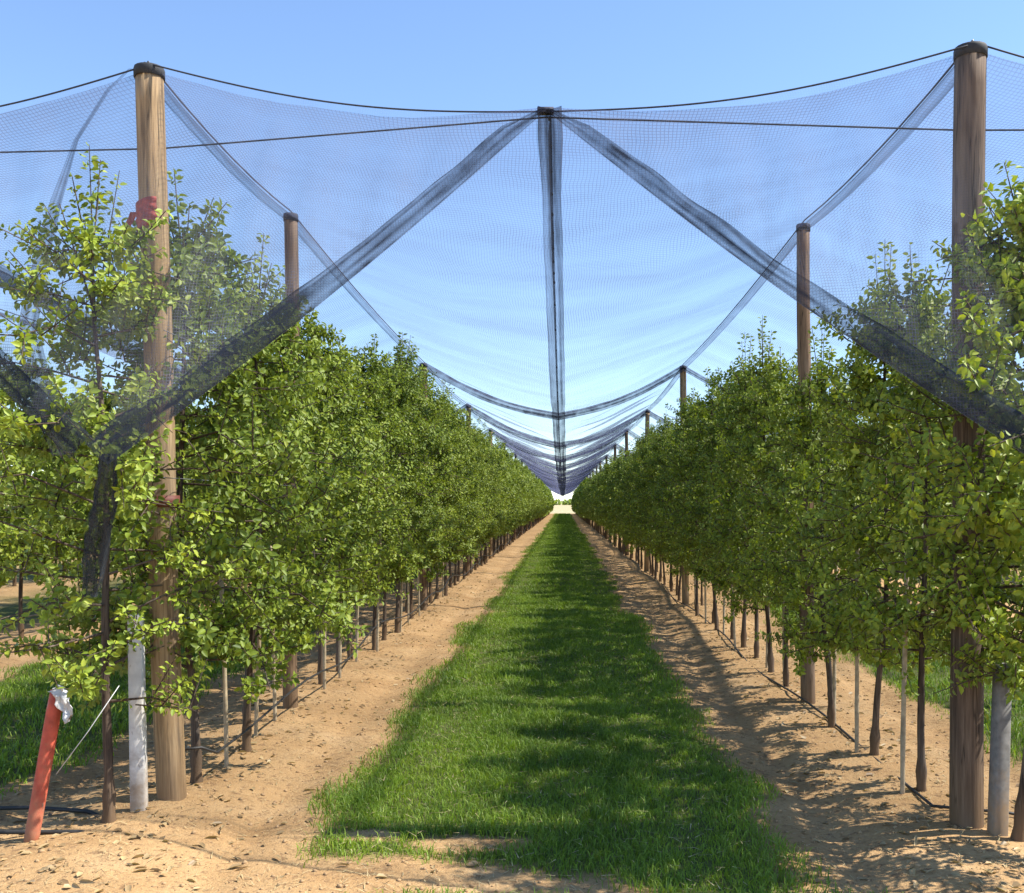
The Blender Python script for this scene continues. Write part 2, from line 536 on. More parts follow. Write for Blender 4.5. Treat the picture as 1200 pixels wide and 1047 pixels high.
SEAM = ["left neighbouring aisle", "grass aisle in the middle", "right neighbouring aisle"]
for q, vi in enumerate((1, 2, 3)):
    path = [valley(vi, i/8) for i in range((NB-1)*8+1)]
    off = np.array(tuple(path[0]))
    root = empty("net_seam", tuple(path[0]))
    tag(root, "dark seam of two clipped net edges hanging above the "+SEAM[q], "net seam", "net seams above the aisles")
    V, F = band_along(path, lambda i: Vector((1, 0, 0)), lambda i: float(np.interp(i/8, [0, 0.6, 2, 4, 9], [0.12, 0.13, 0.20, 0.31, 0.46])))
    V[:, 2] += 0.02*np.tile(np.abs(np.array(PLEATS)), len(path))-0.012
    obj("overlap_hem", mesh_np("overlap_hem", V-off, F, True, {"thread": np.array(pleats(len(path), 0.34, 0.98, 1.0, vi*5.1))*np.repeat(np.interp(np.arange(len(path))/8, [0, 1, 1.8, 4], [1, 0.75, 0.85, 1.15]), 9)}), M["hem"], root)
    V, F = band_along([p_+Vector((0, 0, -0.07)) for p_ in path], lambda i: Vector((0.12, 0, 0.99)), 0.13)
    obj("hanging_edge", mesh_np("hanging_edge", V-off, F, True, {"thread": np.full(len(V), 0.9)}), M["hem"], root)
    # the plastic clips that lock the two edges together
    bv, bf = tube([(0, -0.012, -0.03), (0, 0.012, -0.03)], [0.010, 0.010], 6)
    cm = mesh_np("clip", bv, bf); cm.materials.append(M["cap"])
    for i in range(0, 40):
        b = 0.02+i*0.105
        cl = bpy.data.objects.new("clip", cm); cl.location = valley(vi, b)-Vector(path[0]); link(cl, root)

ORD = ["first", "second", "third", "fourth", "fifth", "sixth", "seventh", "eighth", "ninth", "tenth", "eleventh", "twelfth",
       "thirteenth", "fourteenth", "fifteenth", "sixteenth", "seventeenth", "eighteenth", "nineteenth", "twentieth", "twenty-first", "twenty-second"]
def cross_path(vi, k, n=12):
    a, v, b = ridge(vi-1, k), valley(vi, k), ridge(vi, k)
    out_ = []
    for i in range(2*n+1):
        s = i/n
        q = a.lerp(v, s) if s <= 1 else v.lerp(b, s-1)
        t = s if s <= 1 else s-1
        q.z -= (0.13*math.sin(math.pi*t))+0.012
        out_.append(q)
    return out_
for vi in (1, 2, 3):
    for k in range(2, 14):
        path = cross_path(vi, k)
        V, F = band_along(path, lambda i: Vector((0, 0.75, 0.66)), min(0.34, 0.10+0.045*k))
        off = np.array(tuple(path[0]))
        me = mesh_np("cross_hem", V-off, F, True, {"thread": pleats(len(path), 0.5, 1.0, 1.0, vi*5.1+k)})
        o = obj("cross_strap", me, M["hem"]); o.location = path[0]
        tag(o, "dark net strap sagging over the "+SEAM[vi-1]+" at its "+ORD[k]+" posts", "net strap", "net straps between posts")

# ------------------------------------------------------------------ net curtains at the row ends
def curtain(name_label, post_top, centre, gather, group, side_bow=0.0, seed=0):
    """end curtain gathered back like a tent flap"""
    T0, C, G = Vector(post_top), Vector(centre), Vector(gather)
    root = empty("net_curtain", tuple(G))
    tag(root, name_label, "net curtain", group)
    ns, nv = 41, 25
    off = np.array(tuple(G))
    V, D = [], []
    sgn = 1 if C.x > T0.x else -1
    for i in range(ns):
        s = i/(ns-1)
        top = T0.lerp(C, s); top.z -= 0.09*math.sin(math.pi*s)
        bot = G.lerp(C, s); bot.z -= 0.05*math.sin(math.pi*s)
        for j in range(nv):
            v = j/(nv-1)
            q = top.lerp(bot, v)
            fold = math.sin(s*46+v*7*(1-s)+seed+2*mnoise.noise((s*5, v*2, seed)))*0.04*math.sin(math.pi*min(1, v*1.05))*(1-s*0.6)
            q.y += fold-0.10*math.sin(math.pi*v)*(1-s)
            q.x -= sgn*side_bow*math.sin(math.pi*v)*(1-s)**2
            V.append(tuple(q))
            D.append((0.10+0.30*v**2.2*(1-s)**1.2+0.08*v**4)*min(1.0, 0.15+s*7))
    obj("net_panel", mesh_np("net_panel", np.array(V)-off, grid_faces(ns, nv), True, {"thread": D}), M["curtain"], root)
    path = []
    for i in range(61):
        s = i/60
        q = G.lerp(C, s); q.z -= 0.05*math.sin(math.pi*s); q.y -= 0.012
        path.append(q)
    d = (C-G).normalized()
    perp = Vector((-d.z, 0, d.x)) if d.x > 0 else Vector((d.z, 0, -d.x))
    V2 = []
    for i, q in enumerate(path):
        s = i/60
        w = (0.145-0.055*s)*min(1.0, 0.25+(1-s)*9)*(1+0.2*mnoise.noise((s*9.0, seed*3.0, 0.0)))
        for k, u in enumerate([(x_+1)/2 for x_ in PLEATS]):
            V2.append(tuple(q+perp*(u*w)+Vector((0, -0.02*math.sin(math.pi*u)+0.006*math.sin(u*21+s*5), 0))))
    D2 = pleats(len(path), 0.28, 0.92, 1.0, seed*3.1)
    obj("rolled_hem", mesh_np("rolled_hem", np.array(V2)-off, grid_faces(len(path), 9), True, {"thread": D2}), M["hem"], root)
    # rope along the top edge
    path = []
    for i in range(25):
        s = i/24
        q = T0.lerp(C, s); q.z -= 0.09*math.sin(math.pi*s)
        path.append(q)
    Vt, Ft = tube(path, 0.0048, 5)
    obj("top_rope", mesh_np("top_rope", Vt-off, Ft, True), M["rope"], root)
    return root

def bundle(parent, top, pts, seed):
    """bunched net hanging from the gather"""
    off = np.array(tuple(parent.location))
    P = [Vector(p_) for p_ in pts]
    n, sides = 26, 28
    V = []
    for i in range(n):
        t = i/(n-1)*(len(P)-1); k = min(int(t), len(P)-2)
        c_ = P[k].lerp(P[k+1], t-k)
        rad = 0.028+0.020*math.sin(i/(n-1)*math.pi)**0.8
        for j in range(sides):
            a = 2*math.pi*j/sides
            rr = rad*(1+0.35*math.sin(a*6+i*0.12+seed)*0.7+0.16*math.sin(a*11-i*0.2))
            rr *= 1+0.22*mnoise.noise((math.cos(a)*1.3, math.sin(a)*1.3, i*0.3+seed))
            V.append((c_.x+rr*math.cos(a), c_.y+rr*math.sin(a)*0.8, c_.z))
    Q = []
    for i in range(n-1):
        for j in range(sides):
            j2 = (j+1) % sides
            Q.append((i*sides+j, i*sides+j2, (i+1)*sides+j2, (i+1)*sides+j))
    F = [np.array(Q), np.array([list(range((n-1)*sides, n*sides))[::-1]])]
    o = obj("gathered_net", mesh_np("gathered_net", np.array(V)-off, F, True, {"thread": np.full(len(V), 0.55)}), M["bundle"], parent)
    return o

G_L = (-2.02, 4.55, 1.79); G_R = (1.91, 4.05, 1.755)
TOP_L = (-2.235, 5.46, 3.97); TOP_R = (2.03, 5.0, 3.87)
CEN = (-0.09, 5.32, 3.655)
c1 = curtain("hail net curtain drawn back to the left end post, over the sunlit row", TOP_L, CEN, G_L, "net curtains at the row ends", seed=0.4)
bundle(c1, G_L, [(-2.02, 4.56, 1.84), (-2.08, 4.64, 1.62), (-2.16, 4.74, 1.40), (-2.22, 4.80, 1.18)], 2.0)
c2 = curtain("hail net curtain drawn back across the shaded right row beside its end post", TOP_R, CEN, G_R, "net curtains at the row ends", seed=1.9)
bundle(c2, G_R, [(1.91, 4.05, 1.80), (1.96, 4.08, 1.6), (2.0, 4.12, 1.4), (2.02, 4.15, 1.2)], 4.0)
CL = (-4.2, 5.45, 3.62); CR = (4.05, 5.1, 3.6)
c3 = curtain("hail net curtain of the left neighbouring aisle, drawn back behind the red stake", (-2.27, 5.48, 3.95), CL, (-2.22, 4.62, 1.82), "net curtains at the row ends", side_bow=0.28, seed=3.1)
# its free side edge hangs in a dark bow beside the end post
pth = [(-2.30, 5.44, 3.93), (-2.40, 5.40, 3.80), (-2.55, 5.36, 3.52), (-2.65, 5.34, 3.18), (-2.71, 5.3, 2.85), (-2.68, 5.12, 2.50), (-2.48, 4.9, 2.1), (-2.26, 4.64, 1.84)]
pth = [Vector(q) for q in pth]
fine = []
for i in range(len(pth)-1):
    for t in range(4): fine.append(pth[i].lerp(pth[i+1], t/4))
fine.append(pth[-1])
V, F = band_along(fine, lambda i: Vector((0.9, 0.2, 0.2)), 0.07)
wv = np.repeat(np.interp(np.arange(len(fine)), [0, 8, 16, len(fine)-1], [0.25, 0.5, 1.3, 1.6]), 9)
cen_ = np.repeat(np.array([tuple(q) for q in fine]), 9, 0)
V = cen_+(V-cen_)*wv[:, None]
obj("side_hem", mesh_np("side_hem", V-np.array(tuple(c3.location)), F, True, {"thread": pleats(len(fine), 0.2, 0.7, 0.6, 8.1)}), M["hem"], c3)
c4 = curtain("hail net curtain of the right neighbouring aisle behind the right end post", (2.08, 5.04, 3.87), CR, (2.08, 4.1, 1.77), "net curtains at the row ends", seed=5.0)

# straight cable across all end posts
V, F = tube([(-10.5, 5.65, 3.45), (-6.3, 5.62, 3.47), (-2.2, 5.60, 3.56), (-0.09, 5.36, 3.64), (1.99, 5.16, 3.50), (6.1, 5.14, 3.5), (10, 5.14, 3.5)], 0.0045, 6)
tag(obj("cross_cable", mesh_np("cross_cable", V, F, True), M["rope"]), "straight dark cable stretched level across the end posts and the aisle", "cable")
V, F = tube([(-0.135, 5.34, 3.665), (-0.05, 5.34, 3.665)], 0.022, 8)
tag(obj("cable_clamp", mesh_np("cable_clamp", V, F), M["cap"]), "small dark clamp joining the nets to the cable above the aisle", "clamp")

# ------------------------------------------------------------------ posts
def pole_mesh(h, r0, r1, seed):
    n, sides = 22, 16
    V = []
    for i in range(n):
        t = i/(n-1); z = -0.15+t*(h+0.15)
        r = r0+(r1-r0)*t
        bx = 0.018*mnoise.noise((seed, z*0.5, 0)); by = 0.018*mnoise.noise((seed, 5, z*0.5))
        for j in range(sides):
            a = 2*math.pi*j/sides
            rr = r*(1+0.05*mnoise.noise((math.cos(a)*1.5+seed, math.sin(a)*1.5, z*0.7))+0.025*mnoise.noise((math.cos(a)*6, math.sin(a)*6, z*1.2+seed)))
            V.append((bx+rr*math.cos(a), by+rr*math.sin(a), z))
    Q = [(i*sides+j, i*sides+(j+1) % sides, (i+1)*sides+(j+1) % sides, (i+1)*sides+j) for i in range(n-1) for j in range(sides)]
    top = (bx, by)
    return V, [np.array(Q), np.array([list(range((n-1)*sides, n*sides))])], top

def cap_mesh(r):
    prof = [(r*1.00, -0.050), (r*1.06, -0.050), (r*1.07, -0.006), (r*1.02, 0.006), (r*0.6, 0.012), (0.004, 0.013)]
    sides = 18
    V = [(a*math.cos(2*math.pi*j/sides), a*math.sin(2*math.pi*j/sides), z) for a, z in prof for j in range(sides)]
    Q = [(i*sides+j, i*sides+(j+1) % sides, (i+1)*sides+(j+1) % sides, (i+1)*sides+j) for i in range(len(prof)-1) for j in range(sides)]
    return np.array(V), np.array(Q)

POLES = []
for s in range(5):
    V, F, top = pole_mesh(3.8, 0.058, 0.051, s*3.7+1)
    me = mesh_np("pole", V, F, True); me.materials.append(M["wood"] if s % 2 else M["wood_dark"])
    POLES.append((me, top))
capV, capF = cap_mesh(0.053)
CAP = mesh_np("cap", capV, capF); CAP.materials.append(M["cap"])
capV, capF = cap_mesh(0.075)
CAP_BIG = mesh_np("cap_end", capV, capF); CAP_BIG.materials.append(M["cap"])
endV, endF, endtop = pole_mesh(3.8, 0.077, 0.072, 31.0)
END = mesh_np("pole_end", endV, endF, True); END.materials.append(M["wood"])
endV2, endF2, endtop2 = pole_mesh(3.8, 0.080, 0.074, 47.0)
END2 = mesh_np("pole_end_backlit", endV2, endF2, True); END2.materials.append(M["wood_backlit"])

POSTS = {}
for ri in range(4):
    for k in range(NB):
        if ri in (0, 3) and k > 12: continue
        y = post_y(ROWS[ri], k)
        h = POST_H[ri, k]-0.04
        bx = ROWS[ri]+{(2, 0): 0.04, (2, 1): 0.0}.get((ri, k), 0)
        dx = post_x(ri, k)-bx
        if k == 0: me, top, cap = (END2, endtop2, CAP_BIG) if ri in (2, 3) else (END, endtop, CAP_BIG)
        else: (me, top), cap = POLES[(k*3+ri) % 5], CAP
        root = empty("wooden_post", (bx, y, 0), (random.uniform(-0.008, 0.008), math.atan2(dx, h)+(random.uniform(-0.01, 0.01) if k > 2 else 0), 0 if k == 0 else 0))
        if k == 0:
            lab = {0: "thick end post of the left neighbouring row, half hidden by net", 1: "thick tan wooden end post of the left row with red tape", 2: "thick shade-darkened wooden end post of the shaded right row", 3: "thick end post of the right neighbouring row"}[ri]
        elif ri in (1, 2) and k < 9:
            lab = "round wooden post, "+ORD[k]+" from the front in the "+ROW_NAMES[ri]
        elif ri in (1, 2):
            lab = "small distant wooden post far down the "+ROW_NAMES[ri]
        else:
            lab = "wooden post among the trees of the "+ROW_NAMES[ri]
        tag(root, lab, "post", "posts of the "+ROW_NAMES[ri])
        pole = obj("pole", me, None, root); pole.scale = (1, 1, h/3.8)
        cp = obj("cap", cap, None, root); cp.location = (top[0], top[1], h)
        POSTS[ri, k] = root
# rusty strap on the left end post
V, F = tube([(0, 0, 1.60), (0, 0, 1.66)], 0.088, 16)
st = obj("strap", mesh_np("strap", V, F), M["strap"], POSTS[1, 0])

# faded red tape tied round the left end post, its tail hanging
root = empty("marker_tape", (-2.2, 5.5, 3.05))
tag(root, "faded red tape wrapped round the left end post near its top", "tape")
V, D = [], []
for i in range(12):
    z = 0.03+0.15*i/11
    for j in range(20):
        a = R(120)+R(185)*j/19
        rr = 0.0835+0.003*math.sin(a*5+i*1.9)+0.004*math.sin(i*2.1)
        V.append((rr*math.cos(a)-0.033*z, rr*math.sin(a), z+0.02*math.cos(a+0.6)))
Q = [(i*20+j, i*20+j+1, (i+1)*20+j+1, (i+1)*20+j) for i in range(11) for j in range(19)]
obj("wrap", mesh_np("wrap", V, np.array(Q), True), M["red_tape"], root)
V = []
for i in range(9):
    t = i/8
    for s in (-1, 1):
        V.append((-0.085-0.045*math.sin(t*2.2)+s*0.02, -0.05+0.012*math.sin(t*7), 0.12-0.17*t))
obj("tail", mesh_np("tail", V, grid_faces(9, 2), True), M["red_tape"], root)

# ------------------------------------------------------------------ apple trees
def leaves_mesh(C, Dv, Nv, L, W, tone, fold=0.18, droop=0.25):
    """C base, Dv axis, Nv normal: arrays (n,3)"""
    n = len(C)
    S = np.cross(Dv, Nv)
    S /= np.linalg.norm(S, axis=1, keepdims=True)+1e-9
    L = L[:, None]; W = W[:, None]
    tip = C+Dv*L-Nv*L*droop
    l1 = C+Dv*L*0.24+S*W*0.43+Nv*W*fold*0.8
    r1 = C+Dv*L*0.24-S*W*0.43+Nv*W*fold*0.8
    l2 = C+Dv*L*0.62+S*W*0.44+Nv*(W*fold-L*droop*0.35)
    r2 = C+Dv*L*0.62-S*W*0.44+Nv*(W*fold-L*droop*0.35)
    V = np.stack([C, l1, l2, tip, r2, r1], 1).reshape(-1, 3)
    o = (np.arange(n)*6)[:, None]
    F = np.concatenate([o+np.array([[0, 1, 2, 3]]), o+np.array([[0, 3, 4, 5]])])
    # the two blade halves meet at the midrib; the upper side faces along Nv
    return V, F, np.repeat(tone, 6)

def unit(a):
    return a/(np.linalg.norm(a, axis=-1, keepdims=True)+1e-9)

def make_tree(seed, height, spread, n_br, n_shoot, n_leaf, bottom=0.78, leafscale=1.0):
    r = np.random.default_rng(seed)
    wood, C, Dv, Nv, L, W, T = [], [], [], [], [], [], []
    ph = r.uniform(0, 6.28, 4)
    def tr(z):
        return np.array([0.035*math.sin(z*1.3+ph[0])+0.015*math.sin(z*3.1+ph[1]), 0.035*math.sin(z*1.1+ph[2])+0.015*math.sin(z*2.7+ph[3]), z])
    t0 = tr(0); t0[2] = 0
    zs = np.concatenate([np.linspace(-0.08, 0.9, 13), np.linspace(1.1, height*0.96, 10)])
    pts = [tuple(tr(z)-np.array([t0[0], t0[1], 0])) for z in zs]
    rad = [0.024*(1-0.75*max(0, z)/height)+0.015*math.exp(-max(0, z)/0.06)+0.010*math.exp(-((z-0.17)/0.04)**2) for z in zs]
    TV, TF = tube(pts, rad, 9)
    for q_ in range(len(TV)):
        ctr = np.array(pts[min(q_//9, len(pts)-1)])
        TV[q_] = ctr+(TV[q_]-ctr)*(1+0.22*mnoise.noise((q_ % 9*1.7+seed, ctr[2]*5.0, seed*0.3))+0.12*mnoise.noise((seed, ctr[2]*3.0, 4.0)))
    wood.append((TV, TF))
    def add_leaves(base, d, n, length, up):
        t = np.sort(r.uniform(0.06, 1.0, n))
        P = base+d*length*t[:, None]
        ang = np.arange(n)*2.4+r.uniform(0, 6.28)
        ref = unit(np.cross(d, np.array([0.3, 0.2, 1.0])+r.normal(0, .1, 3)))
        ref2 = np.cross(d, ref)
        radial = ref*np.cos(ang)[:, None]+ref2*np.sin(ang)[:, None]
        ax = unit(radial*0.95+d*0.45+r.normal(0, 0.28, (n, 3))+np.array([0, 0, -0.18]))
        outw = unit(P*np.array([1, 1, 0.0])+1e-6)
        nn = unit(np.array([0, 0, 0.50])+outw*0.85+r.normal(0, 0.50, (n, 3))+up*0.2)
        nn = unit(nn-ax*np.sum(nn*ax, 1, keepdims=True))
        C.append(P+radial*0.012); Dv.append(ax); Nv.append(nn)
        s = r.uniform(0.7, 1.15, n)*leafscale
        L.append(0.049*s); W.append(0.030*s)
        T.append(np.clip(r.normal(0.50, 0.2, n)+0.22*t, 0, 1))
    for b in range(n_br):
        f = (b+r.uniform(0, 1))/n_br
        z = bottom+(height*0.95-bottom)*f
        o = np.array(tr(z))-np.array([t0[0], t0[1], 0])
        a = b*2.399+r.uniform(-0.5, 0.5)
        prof = (0.62+0.45*math.sin(math.pi*min(1, f*0.9+0.18)))*(1-0.44*max(0, f-0.55)/0.45)*min(1.0, 0.68+f*1.6)
        ln = spread*prof*r.uniform(0.65, 1.12)
        elev = r.uniform(-0.25, 0.45)
        d = unit(np.array([math.cos(a), math.sin(a), elev])); ln *= 1+0.28*abs(math.sin(a))
        bend = r.uniform(-0.25, 0.12)
        bp_ = [o, o+d*ln*0.5+np.array([0, 0, 0.02]), o+d*ln+np.array([0, 0, bend*ln])]
        wood.append(tube([tuple(q) for q in bp_], [0.009*(1-0.4*f), 0.005, 0.002], 5, False))
        add_leaves(o, unit(bp_[2]-o), int(n_leaf*0.9), ln, np.zeros(3))
        for s in range(n_shoot):
            t = r.uniform(0.25, 1.0)
            st = o+(bp_[2]-o)*t
            sd_ = unit(d*0.55+r.normal(0, 0.55, 3)+np.array([0, 0, 0.35]))
            sl = r.uniform(0.14, 0.34)
            en = st+sd_*sl
            wood.append(tube([tuple(st), tuple(en)], [0.004, 0.002], 4, False))
            add_leaves(st, sd_, n_leaf, sl, sd_*0.3)
    # upright leaders above the crown
    for s in range(5):
        z = height*r.uniform(0.78, 0.95)
        o = np.array(tr(z))-np.array([t0[0], t0[1], 0])
        d = unit(np.array([r.normal(0, 0.16), r.normal(0, 0.16), 1.0]))
        ln = (height*1.04-z)*r.uniform(0.6, 1.25)+0.1
        wood.append(tube([tuple(o), tuple(o+d*ln)], [0.006, 0.002], 4, False))
        add_leaves(o, d, int(n_leaf*1.9), ln, np.zeros(3))
    V, F, tn = leaves_mesh(np.concatenate(C), np.concatenate(Dv), np.concatenate(Nv), np.concatenate(L), np.concatenate(W), np.concatenate(T))
    crown = mesh_np("crown", V, F, False, {"tone": tn}); crown.materials.append(M["leaf"])
    WV, WF = join(wood)
    trunk = mesh_np("trunk", WV, WF, True); trunk.materials.append(M["bark"])
    return trunk, crown

HERO = [make_tree(100+i, 3.15+0.06*(i % 3), 0.56+0.03*(i % 2), 52, 6, 28, bottom=(0.60, 0.84, 0.70, 0.90, 0.64, 0.78)[i], leafscale=0.92) for i in range(6)]
WIDE = [make_tree(151, 2.95, 0.58, 56, 10, 26, bottom=0.72, leafscale=0.86), make_tree(152, 3.2, 0.62, 48, 6, 24, bottom=0.62, leafscale=0.84)]
MID = [make_tree(200+i, 3.15+0.05*(i % 3), 0.57, 38, 5, 16, leafscale=1.45) for i in range(4)]

def far_tree(seed):
    """leaf clumps only, for trees too far off to tell apart"""
    r = np.random.default_rng(seed)
    n = 420
    z = r.uniform(0.6, 3.35, n)
    f = (z-0.6)/2.75
    rad = 0.62*(0.7+0.4*np.sin(np.pi*np.clip(f*0.9+.15, 0, 1)))*(1-0.45*np.clip(f-0.6, 0, 1)/0.4)*r.uniform(0.3, 1.05, n)**0.6
    a = r.uniform(0, 6.283, n)
    C = np.stack([rad*np.cos(a), rad*np.sin(a), z], 1)
    ax = unit(r.normal(0, 1, (n, 3))); nn = unit(r.normal(0, 0.5, (n, 3))+np.array([0, 0, 0.5])+0.85*unit(C*np.array([1, 1, 0.0])))
    nn = unit(nn-ax*np.sum(nn*ax, 1, keepdims=True))
    return leaves_mesh(C, ax, nn, r.uniform(0.16, 0.26, n), r.uniform(0.10, 0.15, n), np.clip(r.normal(0.45, 0.2, n), 0, 1))
FAR = [far_tree(300+i) for i in range(5)]

def place_tree(x, y, rz, sc_, label, group, kind):
    trunk, crown = kind
    root = empty("apple_tree", (x, y, 0.0), (random.uniform(-0.02, 0.02), random.uniform(-0.02, 0.02), rz))
    root.scale = (sc_, sc_, sc_*random.uniform(0.96, 1.03))
    tag(root, label, "tree", group)
    t = bpy.data.objects.new("trunk", trunk); link(t, root)
    c_ = bpy.data.objects.new("crown", crown); c_["kind"] = "stuff"; link(c_, root)
    return root

far_list = []
def tree_row(ri, y0, step, n_ind, start=0):
    rx = ROWS[ri]
    ys, y = [], y0
    while y < ROW_END-1:
        ys.append(y); y += step*random.uniform(0.94, 1.06)
    posts = [post_y(rx, k) for k in range(NB)]
    placed, count = 0, {}
    for i, y in enumerate(ys):
        yy = y
        k = sum(1 for q in posts if q <= yy)         # posts already passed
        count[k] = count.get(k, 0)+1
        x = rx+random.uniform(-0.07, 0.07)
        nxt = min([q-y for q in posts[1:] if q > y] or [9])
        near_post = ri in (1, 2) and nxt < 0.8 and y > 5.8
        if near_post: x += 0.18 if ri == 2 else -0.18
        if i == 0 and ri in (1, 2): x = {1: -2.27, 2: 2.16}[ri]
        if y < start: continue
        if placed >= n_ind:
            far_list.append((x, y)); continue
        placed += 1
        if ri in (1, 2):
            if k == 0: lab = "apple tree standing in front of the end post of the "+ROW_NAMES[ri]
            elif k <= 5: lab = ORD[min(count[k]-1, 21)]+" apple tree beyond the "+ORD[k-1]+" post of the "+ROW_NAMES[ri]
            else: lab = "distant slender apple tree merging into the far end of the "+ROW_NAMES[ri]
        else:
            lab = "slender apple tree in the "+ROW_NAMES[ri]+", glimpsed past the nearer trees"
        place_tree(x, y, random.choice((0, math.pi))+random.uniform(-0.35, 0.35), random.uniform(0.92, 1.07)*(1.0 if ri != 2 else (0.87 if y < 9 else 0.93)) *(0.88 if near_post else 1.0) if i else 1.0, lab, "apple trees of the "+ROW_NAMES[ri], WIDE[2-ri] if i == 0 and ri in (1, 2) else random.choice(HERO) if y < 26 and ri in (1, 2) else random.choice(MID))
tree_row(1, 5.12, 0.74, 98)
tree_row(2, 4.86, 0.80, 92)
tree_row(0, 5.3, 0.86, 55, 10.5)
tree_row(3, 5.2, 0.90, 55, 13.0)
for x in (-10.5, 10.25):
    y = 16.0
    while y < 90: far_list.append((x+random.uniform(-.1, .1), y)); y += 0.9
Vs, Fs, Ts, o_ = [], [], [], 0
for x, y in far_list:
    V, F, tn = random.choice(FAR)
    a = random.uniform(0, 6.28); s = random.uniform(0.92, 1.07)
    c_, s_ = math.cos(a)*s, math.sin(a)*s
    V2 = np.stack([V[:, 0]*c_-V[:, 1]*s_+x, V[:, 0]*s_+V[:, 1]*c_+y, V[:, 2]*s], 1)
    Vs.append(V2); Fs.append(F+o_); Ts.append(tn); o_ += len(V2)
tag(obj("distant_tree_foliage", mesh_np("distant_tree_foliage", np.concatenate(Vs), np.concatenate(Fs), False, {"tone": np.concatenate(Ts)}), M["leaf"]),
    "far ends of the apple rows closing up into one green mass", "foliage", kind="stuff")
trk = [tube([(x, y, -0.05), (x, y, 1.2)], [0.04, 0.03], 5, False) for x, y in far_list]
V, F = join(trk)
tag(obj("distant_tree_stems", mesh_np("distant_tree_stems", V, F, True), M["bark"]), "dark stems under the far ends of the apple rows", "foliage", kind="stuff")

# ------------------------------------------------------------------ stakes, hoses, wires
STK = []
for s in range(3):
    pts = [(0.01*math.sin(z*2+s), 0.01*math.sin(z*1.7+s*2), z) for z in np.linspace(-0.05, 1.35, 12)]
    V, F = tube(pts, [0.013+0.0018*(i % 3 == 0) for i in range(12)], 7)
    me = mesh_np("tree_stake", V, F, True); me.materials.append(M["cane"]); STK.append(me)
for ri, ys in ((1, [6.15, 6.9, 7.4, 8.7, 9.25, 10.2, 11.0, 12.6, 13.5, 14.4, 17.5]), (2, [5.6, 6.5, 7.35, 8.9, 9.8, 11.1, 12.4, 13.6, 14.9])):
    for i, y in enumerate(ys):
        o = bpy.data.objects.new("tree_stake", random.choice(STK))
        o.location = (ROWS[ri]+(0.05 if ri == 1 else -0.04)+random.uniform(-0.05, 0.06), y, 0)
        o.rotation_euler = (random.uniform(-.03, .03), random.uniform(-.04, .04), random.uniform(0, 6))
        link(o)
        tag(o, "thin pale cane stake, "+ORD[i]+" from the front along the "+ROW_NAMES[ri], "stake", "cane stakes beside the trees")

def box(w, d, h, z0=-0.1, taper=0.9, bev=0.008):
    V = []
    for z, s in ((z0, 1), (h-0.02, taper), (h, taper*0.8)):
        a_, b_ = w/2*s, d/2*s
        V += [(x_, y_, z) for x_, y_ in ((a_-bev, -b_), (a_, -b_+bev), (a_, b_-bev), (a_-bev, b_), (-a_+bev, b_), (-a_, b_-bev), (-a_, -b_+bev), (-a_+bev, -b_))]
    Q = [(i*8+j, i*8+(j+1) % 8, (i+1)*8+(j+1) % 8, (i+1)*8+j) for i in range(2) for j in range(8)]
    return np.array(V), [np.array(Q), np.array([list(range(16, 24))])]
V, F = box(0.078, 0.065, 1.05)
o = obj("white_stake", mesh_np("white_stake", V, F), M["white_paint"]); o.location = (-2.185, 5.28, 0); o.rotation_euler = (0.01, -0.015, 0.1)
tag(o, "white painted square stake in front of the left end post", "stake")
V, F = box(0.08, 0.07, 0.85)
o = obj("concrete_stake", mesh_np("concrete_stake", V, F), M["concrete"]); o.location = (2.09, 4.93, 0); o.rotation_euler = (0.02, 0.02, 0.2)
tag(o, "grey concrete stake beside the foot of the right end post", "stake")

for ri in range(4):
    x = ROWS[ri]
    y_end = 110 if ri in (1, 2) else 60
    # drip hose clipped low along the trunks
    pts = [(x+0.05*math.sin(y*0.9+ri)+(-0.06 if ri == 2 else 0.16), y, (0.05+0.02*math.sin(y*1.75) if ri == 2 else 0.27+0.05*math.sin(y*1.75+ri))) for y in np.arange(5.75 if ri == 1 else 5.3, y_end, 0.45)]
    if ri in (1, 2):
        sx = -1 if ri == 1 else 1
        pts = ([(x-0.02, 5.60, 0.27), (x+0.10, 5.66, 0.27)] if ri == 1 else [(x+0.5, 5.2, 0.015), (x+0.3, 5.2, 0.05)])+pts
    V, F = tube(pts, 0.0085, 6)
    tag(obj("drip_hose", mesh_np("drip_hose", V, F, True), M["hose"]), "black drip hose slung low along the trunks of the "+ROW_NAMES[ri], "hose", "drip hoses of the rows")
    for h, nm in ((1.0, "lowest"), (1.75, "middle"), (2.5, "upper")):
        V, F = tube([(x+0.07, y, h) for y in np.arange(5.2, y_end, 6.0)], 0.0022, 4)
        tag(obj("trellis_wire", mesh_np("trellis_wire", V, F, True), M["wire"]), nm+" thin trellis wire threaded through the "+ROW_NAMES[ri], "wire", "trellis wires of the rows")
def yz(y): return float(ground_z(np.array([-2.8]), np.array([y]))[0])
for i, (pts, lab) in enumerate((([(-3.9, 5.36, 0.03), (-3.2, 5.32, 0.03), (-2.75, 5.30, 0.045), (-2.45, 5.27, 0.035), (-2.25, 5.22, -0.02)], "dark irrigation pipe lying across the soil behind the red stake"),
                                ([(-3.9, 4.93, 0.02), (-3.1, 4.96, 0.03), (-2.6, 4.98, 0.02), (-2.36, 5.0, 0.015), (-2.2, 5.02, -0.03)], "dark irrigation pipe on the soil at the foot of the red stake"))):
    V, F = tube(pts, 0.011, 7)
    tag(obj("irrigation_pipe", mesh_np("irrigation_pipe", V, F, True), M["hose"]), lab, "pipe", "irrigation pipes at the row end")

